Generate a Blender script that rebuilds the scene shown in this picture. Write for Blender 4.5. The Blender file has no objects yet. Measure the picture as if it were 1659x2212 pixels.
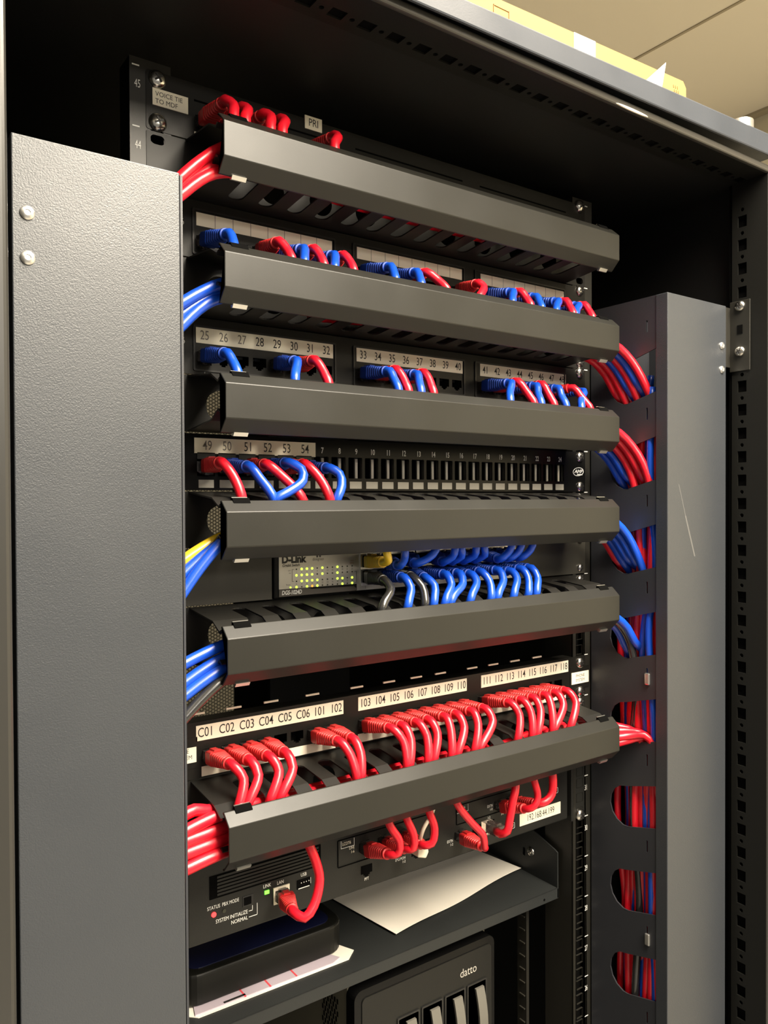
import bpy, bmesh, math, random
from math import sin, cos, pi, radians
from mathutils import Vector, Matrix
random.seed(7)
S = bpy.context.scene
COL = S.collection
K = 0.001                      # everything below is written in millimetres
U = 44.45                      # one rack unit

# ------------------------------------------------------------------ camera
cd = bpy.data.cameras.new('camera'); cam = bpy.data.objects.new('camera', cd); COL.objects.link(cam)
S.camera = cam
yaw, pitch, roll = 0.6162, -0.0139, -0.0046
fw = Vector((sin(yaw)*cos(pitch), cos(yaw)*cos(pitch), sin(pitch)))
rt = Vector((cos(yaw), -sin(yaw), 0)); up = rt.cross(fw)
r2 = cos(roll)*rt + sin(roll)*up; u2 = -sin(roll)*rt + cos(roll)*up
M = Matrix((r2, u2, -fw)).transposed().to_4x4()
M.translation = Vector((-438.9, -581.6, 1680.6))*K
cam.matrix_world = M
cd.sensor_fit = 'AUTO'; cd.sensor_width = 36.0; cd.lens = 36.0*1712.7/2212
cd.clip_start = 0.02

# ------------------------------------------------------------------ light
W = bpy.data.worlds.new('world'); S.world = W; W.use_nodes = True
W.node_tree.nodes['Background'].inputs[0].default_value = (1.0, 0.93, 0.82, 1)
W.node_tree.nodes['Background'].inputs[1].default_value = 0.28
def area(name, loc, rot, sx, sy, power, colr):
    l = bpy.data.lights.new(name, 'AREA'); l.shape = 'RECTANGLE'; l.size = sx; l.size_y = sy
    l.energy = power; l.color = colr
    o = bpy.data.objects.new(name, l); COL.objects.link(o); o.location = loc; o.rotation_euler = rot
    return o
area('ceiling_lamp', (0.15, -1.30, 2.57), (0, 0, 0), 0.6, 1.2, 108, (1.0, 0.89, 0.72))
area('near_ceiling_lamp', (0.15, -0.50, 2.57), (0, 0, 0), 0.6, 0.4, 34, (1.0, 0.90, 0.75))
area('far_ceiling_lamp', (0.0, -3.9, 2.57), (0, 0, 0), 1.8, 1.2, 115, (1.0, 0.92, 0.80))
area('rear_ceiling_lamp', (0.3, 1.5, 2.57), (0, 0, 0), 1.2, 0.6, 7, (1.0, 0.90, 0.74))
S.view_settings.view_transform = 'Standard'; S.view_settings.look = 'None'
S.view_settings.exposure = 0.0; S.view_settings.gamma = 1.0; S.view_settings.use_curve_mapping = False

# ------------------------------------------------------------------ materials
def mat(name, col, rough=0.5, metal=0.0, spec=0.5, bump=0, bscale=900, bdist=0.0003, emis=None, estr=0, coat=0, alpha=None, trans=0, mottle=0):
    m = bpy.data.materials.new(name); m.use_nodes = True; nt = m.node_tree; p = nt.nodes['Principled BSDF']
    p.inputs['Base Color'].default_value = (*col, 1); p.inputs['Roughness'].default_value = rough
    p.inputs['Metallic'].default_value = metal; p.inputs['Specular IOR Level'].default_value = spec
    if coat: p.inputs['Coat Weight'].default_value = coat; p.inputs['Coat Roughness'].default_value = 0.22
    if trans: p.inputs['Transmission Weight'].default_value = trans
    if emis: p.inputs['Emission Color'].default_value = (*emis, 1); p.inputs['Emission Strength'].default_value = estr
    tc = None
    if bump or mottle:
        tc = nt.nodes.new('ShaderNodeTexCoord')
    if bump:
        n = nt.nodes.new('ShaderNodeTexNoise'); n.inputs['Scale'].default_value = bscale; n.inputs['Detail'].default_value = 2
        b = nt.nodes.new('ShaderNodeBump'); b.inputs['Strength'].default_value = bump; b.inputs['Distance'].default_value = bdist
        nt.links.new(tc.outputs['Object'], n.inputs['Vector']); nt.links.new(n.outputs[0], b.inputs['Height'])
        nt.links.new(b.outputs[0], p.inputs['Normal'])
    if mottle:
        n = nt.nodes.new('ShaderNodeTexNoise'); n.inputs['Scale'].default_value = 14; n.inputs['Detail'].default_value = 6
        r = nt.nodes.new('ShaderNodeMapRange'); r.inputs[1].default_value = .3; r.inputs[2].default_value = .75
        r.inputs[3].default_value = max(0, rough-mottle); r.inputs[4].default_value = rough+mottle
        nt.links.new(tc.outputs['Object'], n.inputs['Vector']); nt.links.new(n.outputs[0], r.inputs[0]); nt.links.new(r.outputs[0], p.inputs['Roughness'])
    return m
MT = dict(
 cover=mat('cover_paint', (.013, .0128, .0105), .40, spec=.42, bump=.07, bscale=1800, mottle=.05),
 tray=mat('tray_paint', (.014, .0135, .012), .42, spec=.28, bump=.05, bscale=1400, mottle=.04),
 scuff=mat('scratch_mark', (.10, .10, .10), .5), duct=mat('duct_paint', (.036, .040, .046), .40, spec=.62, bump=.42, bscale=1250, bdist=.0004, mottle=.05),
 ductin=mat('duct_body_paint', (.030, .032, .038), .45, bump=.2, bscale=1000),
 cab=mat('cabinet_paint', (.006, .006, .006), .5, bump=.2, bscale=1000),
 post=mat('post_paint', (.008, .008, .007), .42, spec=.28, bump=.2),
 lip=mat('lit_lip', (.045, .043, .038), .3), frame=mat('frame_paint', (.030, .029, .026), .30),
 roof=mat('roof_paint', (.036, .041, .050), .55, spec=.3, bump=.15, bscale=900, mottle=.15),
 rail=mat('rail_paint', (.016, .015, .012), .42, bump=.1),
 panel=mat('panel_paint', (.010, .0095, .008), .38, spec=.28, bump=.15, bscale=1300),
 ear=mat('ear_paint', (.030, .028, .022), .45, bump=.2, bscale=1300),
 gloss=mat('gloss_black', (.006, .006, .006), .22, spec=.15),
 block=mat('jack_black', (.012, .012, .012), .35),
 void=mat('void_black', (.003, .003, .003), .9, spec=.03),
 pbx=mat('pbx_plastic', (.015, .015, .0135), .45, spec=.28, bump=.2, bscale=1300),
 steel=mat('steel', (.62, .60, .55), .22, 1.0), zinc=mat('zinc', (.75, .74, .70), .3, .9),
 tape=mat('label_tape', (.94, .88, .71), .45), paper=mat('paper', (.88, .83, .74), .7),
 ink=mat('ink', (.015, .014, .013), .5), fadeink=mat('faded_ink', (.20, .185, .15), .5), white=mat('print_white', (.78, .78, .75), .5),
 strip=mat('white_plastic', (.88, .81, .66), .4),
 red=mat('cord_red', (.66, .008, .022),   .36, coat=.22, bump=.12, bscale=160, bdist=.001),
 rboot=mat('boot_red', (.64, .022, .024), .45), blue=mat('cord_blue', (.005, .065, .50), .34, coat=.25),
 bboot=mat('boot_blue', (.004, .052, .40), .48), yellow=mat('cord_yellow', (.75, .50, .02), .3, coat=.4),
 yboot=mat('boot_yellow', (.72, .45, .03), .42), black=mat('cord_black', (.02, .02, .02), .22, coat=.6),
 kboot=mat('boot_black', (.014, .014, .014), .35), cream=mat('cord_cream', (.70, .64, .50), .4),
 clear=mat('clear_plug', (.80, .72, .70), .10, trans=.96),
 silver=mat('brushed_plate', (.50, .48, .43), .38, .55), olive=mat('plate_band', (.06, .052, .045), .4),
 led=mat('led_green', (.3, .6, .02), .4, emis=(.55, 1.0, .06), estr=2.6), ledo=mat('led_orange', (.6, .2, .02), .4, emis=(1.0, .35, .04), estr=1.6),
 ledoff=mat('led_off', (.03, .032, .02), .4), ledg=mat('led_link', (.1, .6, .02), .4, emis=(.15, 1.0, .05), estr=3), ledr=mat('led_red', (.8, .02, .02), .4, emis=(1.0, .03, .03), estr=4),
 shelf=mat('shelf_paint', (.022, .024, .024), .42, spec=.28, bump=.3, bscale=1100), dev=mat('device_black', (.007, .007, .006), .38, spec=.28),
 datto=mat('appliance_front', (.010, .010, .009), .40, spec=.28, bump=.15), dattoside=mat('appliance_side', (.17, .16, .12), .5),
 handle=mat('bay_handle', (.12, .115, .10), .35), lett=mat('appliance_letter', (.42, .40, .36), .4),
 card=mat('cardboard', (.30, .19, .05), .75, bump=.2, bscale=200), cardp=mat('carton_print', (.33, .12, .04), .8),
 sticker=mat('sticker_white', (.5, .5, .49), .5), lilac=mat('brochure_lilac', (.52, .45, .52), .35), rline=mat('brochure_red', (.75, .08, .10), .5),
 ceil=mat('ceiling_tile', (.90, .83, .69), .9, bump=.15, bscale=60), tbar=mat('ceiling_bar', (.42, .36, .25), .6),
 rear=mat('rear_wall_paint', (.20, .185, .14), .9), tab=mat('icon_tab', (.40, .38, .33), .45), wall=mat('wall_paint', (.74, .68, .52), .85), floor=mat('floor_vinyl', (.44, .42, .38), .5),
 mesh=mat('rear_mesh', (.02, .02, .017), .5), bluesheen=mat('blue_sheen', (.006, .008, .035), .3),
)

# ------------------------------------------------------------------ mesh helpers
class MB:
    def __init__(s): s.v = []; s.f = []; s.m = []; s.mats = []
    def mi(s, m):
        m = MT[m]
        if m not in s.mats: s.mats.append(m)
        return s.mats.index(m)
    def add(s, vs, fs, m):
        n = len(s.v); i = s.mi(m); s.v += [tuple(v) for v in vs]
        for f in fs: s.f.append(tuple(n+k for k in f)); s.m.append(i)
        return s
    def box(s, x0, x1, y0, y1, z0, z1, m):
        if x0 > x1: x0, x1 = x1, x0
        if y0 > y1: y0, y1 = y1, y0
        if z0 > z1: z0, z1 = z1, z0
        vs = [(x, y, z) for x in (x0, x1) for y in (y0, y1) for z in (z0, z1)]
        return s.add(vs, [(0,1,3,2),(4,6,7,5),(0,4,5,1),(2,3,7,6),(0,2,6,4),(1,5,7,3)], m)
    def prism(s, pts, ax, a0, a1, m):          # pts counter-clockwise in the other two axes
        def mk(p, a):
            if ax == 0: return (a, p[0], p[1])
            if ax == 1: return (p[0], a, p[1])
            return (p[0], p[1], a)
        n = len(pts); vs = [mk(p, a0) for p in pts]+[mk(p, a1) for p in pts]
        fs = [tuple(range(n))[::-1], tuple(range(n, 2*n))]+[(i, (i+1) % n, n+(i+1) % n, n+i) for i in range(n)]
        return s.add(vs, fs, m)
    def sheet(s, prof, t, x0, x1, m, ax=0):     # bent sheet: polyline in (y,z) [ax 0] or (x,y) [ax 2], thickness t
        P = [Vector(p) for p in prof]; off = []
        for i, p in enumerate(P):
            d1 = (P[i]-P[i-1]).normalized() if i else (P[1]-P[0]).normalized()
            d2 = (P[i+1]-P[i]).normalized() if i < len(P)-1 else d1
            n1 = Vector((-d1.y, d1.x)); n2 = Vector((-d2.y, d2.x)); b = (n1+n2); b = b/(b.length or 1); k = max(.4, b.dot(n1))
            off.append(p+b*(t/k))
        return s.prism([tuple(p) for p in P]+[tuple(p) for p in off[::-1]], ax, x0, x1, m)
    def loft(s, rings, m, cap=True):
        n = len(rings[0]); vs = [p for r in rings for p in r]; fs = []
        for a in range(len(rings)-1):
            for i in range(n): fs.append((a*n+i, a*n+(i+1) % n, (a+1)*n+(i+1) % n, (a+1)*n+i))
        if cap: fs += [tuple(range(n))[::-1], tuple((len(rings)-1)*n+i for i in range(n))]
        return s.add(vs, fs, m)
    def cyl(s, c, ax, r, h, m, n=20, r2=None):
        r2 = r if r2 is None else r2; R = []
        for k, rr in ((0, r), (h, r2)):
            ring = []
            for i in range(n):
                a = 2*pi*i/n; u, w = rr*cos(a), rr*sin(a); p = list(c)
                o = [q for q in (0, 1, 2) if q != ax]; p[o[0]] += u; p[o[1]] += w; p[ax] += k; ring.append(p)
            R.append(ring)
        return s.loft(R, m)
    def tube(s, pts, r, m, n=12, step=4):
        P = smooth(pts, step); rings = []; t0 = (P[1]-P[0]).normalized()
        nrm = t0.orthogonal().normalized()
        for i, p in enumerate(P):
            t = (P[min(i+1, len(P)-1)]-P[max(i-1, 0)]).normalized()
            nrm = (nrm-t*nrm.dot(t)).normalized(); b = t.cross(nrm)
            rings.append([p+(nrm*cos(2*pi*k/n)+b*sin(2*pi*k/n))*r for k in range(n)])
        return s.loft(rings, m)
    def mesh(s, name, org=(0, 0, 0), smooth_=False, angle=None):
        me = bpy.data.meshes.new(name); o = Vector(org)
        me.from_pydata([(Vector(v)-o)*K for v in s.v], [], s.f)
        for m in s.mats: me.materials.append(m)
        me.polygons.foreach_set('material_index', s.m)
        bm = bmesh.new(); bm.from_mesh(me); bmesh.ops.recalc_face_normals(bm, faces=bm.faces); bm.to_mesh(me); bm.free()
        if smooth_:
            me.polygons.foreach_set('use_smooth', [True]*len(me.polygons))
            if angle: me.set_sharp_from_angle(angle=radians(angle))
        me.update(); return me
    def build(s, name, parent=None, smooth_=False, angle=35, bevel=0, seg=2):
        org = parent_loc(parent); me = s.mesh(name, org, smooth_, angle)
        o = bpy.data.objects.new(name, me); COL.objects.link(o)
        if parent: o.parent = parent
        if bevel:
            b = o.modifiers.new('bevel', 'BEVEL'); b.width = bevel*K; b.segments = seg; b.limit_method = 'ANGLE'; b.angle_limit = radians(25)
            b.harden_normals = False
        return o
LOC = {}
def parent_loc(p):
    t = Vector((0, 0, 0))
    while p is not None: t = t+Vector(LOC.get(p.name, (0, 0, 0))); p = p.parent
    return t
def smooth(pts, step):
    P = [Vector(p) for p in pts]; out = []
    if len(P) < 3: return P
    P = [P[0]*2-P[1]]+P+[P[-1]*2-P[-2]]
    for i in range(1, len(P)-2):
        p0, p1, p2, p3 = P[i-1:i+3]; L = (p2-p1).length; n = max(2, int(L/step))
        a = .5
        t0 = 0; t1 = t0+max(1e-6, (p1-p0).length**a); t2 = t1+max(1e-6, (p2-p1).length**a); t3 = t2+max(1e-6, (p3-p2).length**a)
        for k in range(n):
            t = t1+(t2-t1)*k/n
            A1 = p0*((t1-t)/(t1-t0))+p1*((t-t0)/(t1-t0)); A2 = p1*((t2-t)/(t2-t1))+p2*((t-t1)/(t2-t1)); A3 = p2*((t3-t)/(t3-t2))+p3*((t-t2)/(t3-t2))
            B1 = A1*((t2-t)/(t2-t0))+A2*((t-t0)/(t2-t0)); B2 = A2*((t3-t)/(t3-t1))+A3*((t-t1)/(t3-t1))
            out.append(B1*((t2-t)/(t2-t1))+B2*((t-t1)/(t2-t1)))
    out.append(P[-2]); return out
def tag(o, label=None, cat=None, group=None, kind=None):
    if label: o['label'] = label
    if cat: o['category'] = cat
    if group: o['group'] = group
    if kind: o['kind'] = kind
    return o
def thing(name, loc, label, cat, group=None):
    o = bpy.data.objects.new(name, None); COL.objects.link(o); o.empty_display_size = .02
    o.location = Vector(loc)*K; LOC[o.name] = loc; return tag(o, label, cat, group)
def inst(name, me, parent, loc=(0, 0, 0), scale=None, rot=None):    # one more object sharing a mesh, loc in world mm
    o = bpy.data.objects.new(name, me); COL.objects.link(o)
    if parent: o.parent = parent
    o.location = (Vector(loc)-parent_loc(parent))*K
    if scale: o.scale = scale
    if rot: o.rotation_euler = rot
    return o
def curve_mesh(cd_):
    o = bpy.data.objects.new('tmp', cd_); COL.objects.link(o)
    bpy.context.view_layer.update(); dg = bpy.context.evaluated_depsgraph_get()
    me = bpy.data.meshes.new_from_object(o.evaluated_get(dg)); vs = [tuple(v.co) for v in me.vertices]; fs = [tuple(p.vertices) for p in me.polygons]
    bpy.data.objects.remove(o); bpy.data.curves.remove(cd_); bpy.data.meshes.remove(me); return vs, fs
def plate2d(outlines, t):                      # flat plate with holes: verts (a,b,depth 0..t)
    c = bpy.data.curves.new('c', 'CURVE'); c.dimensions = '2D'; c.fill_mode = 'BOTH'; c.extrude = t/2
    for ol in outlines:
        sp = c.splines.new('POLY'); sp.points.add(len(ol)-1); sp.use_cyclic_u = True
        for q, (a, b) in zip(sp.points, ol): q.co = (a, b, 0, 1)
    return curve_mesh(c)
def plate(mb, outlines, t, fn, m):
    vs, fs = plate2d(outlines, t); return mb.add([fn(a, b, d) for a, b, d in vs], fs, m)
def rect(x0, x1, y0, y1, r=0, n=4):
    if not r: return [(x0, y0), (x1, y0), (x1, y1), (x0, y1)]
    o = []
    for cx, cy, a in ((x1-r, y0+r, -90), (x1-r, y1-r, 0), (x0+r, y1-r, 90), (x0+r, y0+r, 180)):
        for k in range(n+1): q = radians(a+90*k/n); o.append((cx+r*cos(q), cy+r*sin(q)))
    return o
def circ(x, y, r, n=20): return [(x+r*cos(2*pi*k/n), y+r*sin(2*pi*k/n)) for k in range(n)]
TXT = {}
def txt2d(s, size, align='CENTER', bold=0.0, space=1.0, shear=0):
    key = (s, size, align, bold, space, shear)
    if key not in TXT:
        c = bpy.data.curves.new('t', 'FONT'); c.body = s; c.size = size; c.align_x = align; c.align_y = 'CENTER'; c.offset = bold
        c.space_line = .78; c.space_character = space; c.shear = shear; c.resolution_u = 3
        TXT[key] = curve_mesh(c)
    return TXT[key]
def text(mb, s, x, y, z, h, m, sx=.8, align='CENTER', bold=0.0, space=1.0, ang=0, shear=0):   # facing -y, h = capital height
    vs, fs = txt2d(s, 10.0, align, bold, space, shear); k = h/7.3
    return mb.add([(x+(a*sx*cos(ang)-b*sin(ang))*k, y, z+(b*cos(ang)+a*sx*sin(ang))*k) for a, b, d in vs], fs, m)
def lettering(parent, items, name='lettering'):
    mb = MB()
    for it in items: text(mb, *it[:6], **(it[6] if len(it) > 6 else {}))
    return mb.build(name, parent)
def Y0(y): return lambda a, b, d: (a, y+d, b)
def X0(x): return lambda a, b, d: (x+d, a, b)

# ------------------------------------------------------------------ room (structure)
def struct(mb, name):
    o = mb.build(name); o['kind'] = 'structure'; return o
struct(MB().box(-2600, 1440, -2600, 2400, -100, -80, 'floor'), 'floor')
struct(MB().box(-2600, 1440, -2600, 2400, 2620, 2640, 'ceil'), 'ceiling')
struct(MB().box(1440, 1460, -2600, 2400, -80, 2620, 'wall'), 'wall_right')
struct(MB().box(-2600, 1440, 2400, 2420, -80, 2620, 'rear'), 'wall_back')
struct(MB().box(982, 988, -2600, 2400, 2618, 2620, 'tbar'), 'trim_1')
struct(MB().box(1415, 1440, -2600, 2400, 2614, 2620, 'tbar'), 'trim_2')

# ------------------------------------------------------------------ cabinet
ZT = 2005
cabt = thing('server_cabinet', (0, 280, -80), 'tall black server cabinet with grey roof and open front', 'cabinet')
for sx in (-1, 1):
    mb = MB().box(sx*378, sx*382, -130, 690, -60, 2020, 'cab')
    mb.build('side_panel', cabt)
    # front stile: rounded lip in front of the perforated post
    MB().box(-402 if sx < 0 else 362.5, -359.8 if sx < 0 else 402, -141, -128, -70, 2019, 'frame').build('front_stile', cabt, bevel=3, seg=3)
    # perforated side post, one square and one round hole every 25 mm
    holes = []
    for k in range(-36, 46):
        zc = 1719.5+12.5+k*25.0-6
        if 60 < zc < 1995:
            holes.append(rect(-116.5, -106.5, zc-6, zc+6)); holes.append(circ(-111.5, zc+12.5, 2.1, 10)) if zc < 1980 else None
    plate(MB(), [rect(-139, -100, -60, 2018)]+holes, 1.6, (X0(363) if sx > 0 else X0(-363)), 'post').build('side_post', cabt)
    MB().box(sx*366, sx*372, -134, -98, -60, 2018, 'void').box(sx*364, sx*376, -99, -96, -60, 2018, 'void').build('post_channel', cabt)
# top rail underside with the same holes, front lip
holes = []
for k in range(-14, 15):
    xc = k*25.0+6
    holes.append(rect(xc-6, xc+6, -116.5, -106.5)); holes.append(circ(xc+12.5, -111.5, 2.1, 10))
plate(MB(), [rect(-364, 364, -139, -98)]+holes, 1.6, lambda a, b, d: (a, b, 2019+d), 'post').build('top_rail', cabt)
MB().box(-364, 364, -134, -100, 2020.2, 2021.4, 'void').build('rail_channel', cabt)
MB().box(-402, 402, -141.5, -136, 2018, 2025, 'lip').build('top_lip', cabt, bevel=2, seg=3)  # paler than the frame: the lit edge line is put into the colour
MB().box(-402, 402, -98, 690, 2019, 2022, 'cab').build('top_panel', cabt)
mb = MB()   # roof cap, hangs slightly out of level
sl = 6.2/382
mb.prism([(-404, 2017.5), (404, 2030.5), (404, 2053), (-404, 2031.5)], 1, -148, -145, 'roof')
mb.prism([(-404, 2028), (404, 2049.5), (404, 2053), (-404, 2031.5)], 1, -145, 695, 'roof')
mb.build('roof_cap', cabt, bevel=1.5)
# flat white oval on the lip of the top rail
MB().loft([[(138+22*a, -142.2, 2018.2+1.3*b) for a, b in circ(0, 0, 1, 20)], [(138+20*a, -143.0, 2018.2+1.0*b) for a, b in circ(0, 0, 1, 20)]], 'tape').build('white_oval', cabt)
MB().box(-382, 382, 688, 692, 1980, 2022, 'cab').box(-382, 382, 688, 692, -60, 1300, 'cab').box(-382, -60, 688, 692, 1300, 1980, 'cab').box(172, 382, 688, 692, 1300, 1980, 'cab').build('rear_door_frame', cabt)
MB().box(-382, 382, -130, 690, -75, -60, 'cab').build('base_panel', cabt)
# rear mesh: hexagonal lattice of round holes
mb = MB(); P_ = 5.9; vs = []; fs = []
nx = int(232/(P_*.866)); nz = int(680/P_)
for i in range(nx):
    for j in range(nz):
        cx = -60+(i+.5)*P_*.866; cz = 1300+(j+.5)*P_+(P_/2 if i % 2 else 0); b = len(vs)
        for k in range(12):
            a = pi*k/6; R = P_/2/cos(((a+pi/6) % (pi/3))-pi/6)
            vs.append((cx+R*cos(a+pi/6*0), 688, cz+R*sin(a)))
        for k in range(12): a = pi*k/6; vs.append((cx+2.2*cos(a), 688, cz+2.2*sin(a)))
        for k in range(12): k2 = (k+1) % 12; fs.append((b+k, b+k2, b+12+k2, b+12+k))
mb.add(vs, fs, 'mesh'); mb.build('rear_door_mesh', cabt)
mb = MB().box(140, 144, 560, 688, 1300, 1980, 'void').build('rear_post', cabt)

# mounting rails with square holes and rack unit marks
def rail(sx):
    holes = []
    for n in range(0, 45):
        for dz in (6.35, 22.225, 38.1):
            z = n*U+dz
            holes.append(rect(232.55-4.8, 232.55+4.8, z-4.8, z+4.8))
    f = lambda a, b, d: (sx*a, 0.0+d, b)
    mb = MB(); plate(mb, [rect(222, 253, -40, 45*U+6)]+holes, 2.0, f, 'rail')
    mb.box(sx*222, sx*224, 0, 40, -40, 45*U+6, 'rail'); mb.box(sx*251, sx*253, 0, 22, -40, 45*U+6, 'post')
    mb.box(sx*226, sx*250, 10, 11, -40, 45*U+6, 'void')
    o = mb.build('mounting_rail', cabt)
    it = []; m2 = MB()
    for n in range(24, 46):
        x = 243.2 if sx > 0 else -248.2
        if sx < 0 or n < 32: text(m2, str(n), x+(-.8 if sx > 0 else 1), -1.3, n*U-13.5, 6.2, 'white', sx=.55)
        m2.box(x-3, x+2.4, -1.3, -1.25, n*U-.5, n*U+.5, 'white')
    m2.build('unit_marks', o)
rail(-1); rail(1)

# ------------------------------------------------------------------ shared parts
def screw_mesh():
    mb = MB(); prof = [(5.4, 0), (5.3, 1.2), (4.6, 2.4), (3.2, 3.3), (1.4, 3.7), (.01, 3.8)]
    mb.loft([[(r*cos(2*pi*k/20), -h, r*sin(2*pi*k/20)) for k in range(20)] for r, h in prof], 'steel')
    for a in (.5, .5+pi/2):
        c, s_ = cos(a), sin(a); L, w = 2.7, .55
        pts = [(c*L-s_*w, s_*L+c*w), (-c*L-s_*w, -s_*L+c*w), (-c*L+s_*w, -s_*L-c*w), (c*L+s_*w, s_*L-c*w)]
        mb.prism(pts, 1, -4.0, -2.6, 'ink')
    return mb.mesh('screw', (0, 0, 0), True, 40)
SCREW = screw_mesh()
def screws(parent, pts, s=1.0):
    s *= 1.12
    for p in pts: inst('screw', SCREW, parent, p, scale=(s, s, s), rot=(0, random.uniform(0, 1.5), 0))
def port_outline(x, z, down=True, k=1.0):      # stepped opening of a modular jack
    w, h = 5.9*k, 3.6*k
    p = [(x-w, z-h), (x-w, z+h), (x+w, z+h), (x+w, z-h), (x+3.2*k, z-h), (x+3.2*k, z-h-1.6*k), (x+1.7*k, z-h-1.6*k), (x+1.7*k, z-h-2.8*k),
         (x-1.7*k, z-h-2.8*k), (x-1.7*k, z-h-1.6*k), (x-3.2*k, z-h-1.6*k), (x-3.2*k, z-h)]
    if not down: p = [(a, 2*z-b) for a, b in p]
    return p
def jack_mesh(w=6.6, h=7.2, d=11, m='block'):
    mb = MB(); a, b = w, h
    mb.box(-a-.6, -a, 0, d, -b, b, m); mb.box(a, a+.6, 0, d, -b, b, m); mb.box(-a, a, 0, d, b, b+.6, m); mb.box(-a, a, 0, d, -b-.6, -b, m); mb.box(-a, a, d-.5, d, -b, b, 'void')
    for k in range(8): mb.box(-3.9+k*1.1, -3.5+k*1.1, d-5, d-4.6, b-3.5, b-.5, 'zinc')
    return mb.mesh('jack')
JACK = jack_mesh()
def ring_(w, h, y, n=16, e=4.0, cx=0, cz=0):
    o = []
    for k in range(n):
        a = 2*pi*(k+.5)/n; c, s_ = cos(a), sin(a)
        o.append((cx+w/2*math.copysign(abs(c)**(2/e), c), y, cz+h/2*math.copysign(abs(s_)**(2/e), s_)))
    return o
def boot_mesh(m):
    mb = MB(); R = []
    R.append(ring_(12.6, 10.2, 0, e=8)); R.append(ring_(13.0, 10.8, -1, e=8)); R.append(ring_(13.2, 11.0, -9.5, e=7))
    for i in range(6):
        t = i/5; w = 12.6-2.6*t; h = 10.6-1.4*t; y = -10.5-i*2.6; e = 6-3.2*t
        R += [ring_(w-1.1, h-1.1, y, e=e), ring_(w, h, y-.5, e=e), ring_(w, h, y-1.7, e=e), ring_(w-1.1, h-1.1, y-2.1, e=e)]
    R += [ring_(9.8, 9.6, -26.6, e=2.2), ring_(9.8, 9.6, -29.2, e=2), ring_(8.4, 8.4, -29.6, e=2)]
    mb.loft(R, m)
    mb.prism([(-3, 5.2), (3, 5.2), (2.4, 6.6), (-2.4, 6.6)], 1, -9, 0, m)
    return mb.mesh('boot', (0, 0, 0), True, 40)
def plug_mesh():
    mb = MB(); mb.box(-5.8, 5.8, -9, 9, -4.0, 4.0, 'clear'); mb.prism([(-8, 4.0), (6, 4.0), (6, 4.6), (-8, 7.0)], 0, -3, 3, 'clear')
    for k in range(8): mb.box(-3.9+k*1.1, -3.4+k*1.1, 4, 8.8, -4.2, -4.0, 'zinc')
    return mb.mesh('plug')
BOOT = {c: boot_mesh(c) for c in ('rboot', 'bboot', 'yboot', 'kboot', 'cream')}; PLUG = plug_mesh()
def aim(d):      # rotation that turns -y into direction d
    return Vector((0, -1, 0)).rotation_difference(Vector(d).normalized()).to_euler()
ONES = 'zero one two three four five six seven eight nine ten eleven twelve thirteen fourteen fifteen sixteen'.split()
def words(n):
    return ONES[n] if n < 17 else {2: 'twenty', 3: 'thirty', 4: 'forty', 5: 'fifty'}[n//10]+('-'+ONES[n % 10] if n % 10 else '')
CT = {'red': ('red', 'rboot'), 'blue': ('blue', 'bboot'), 'black': ('black', 'kboot'), 'yellow': ('yellow', 'yboot'), 'cream': ('cream', 'cream')}
def cord(px, pz, tip, pts, colr, label, group, up_=False, r=3.5, y0=0, roll_=0):
    """patch cable: plug in the port at (px,y0,pz), boot ending at tip, cable through pts"""
    t = thing('patch_cable', (px, y0, pz), label, 'patch cable', group)
    base = Vector((px, y0-8, pz)); d = Vector(tip)-base; q = aim(d)
    inst('plug', PLUG, t, (px, y0, pz), scale=(1, 1, -1 if not up_ else 1))
    e = base+d.normalized()*29.0
    inst('boot', BOOT[CT[colr][1]], t, base, rot=q)
    a = e-d.normalized()*5; b = e+d.normalized()*6
    MB().tube([a, b]+[Vector(p) for p in pts], r, CT[colr][0], n=12).build('jacket', t, True, None)
    return t

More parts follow.
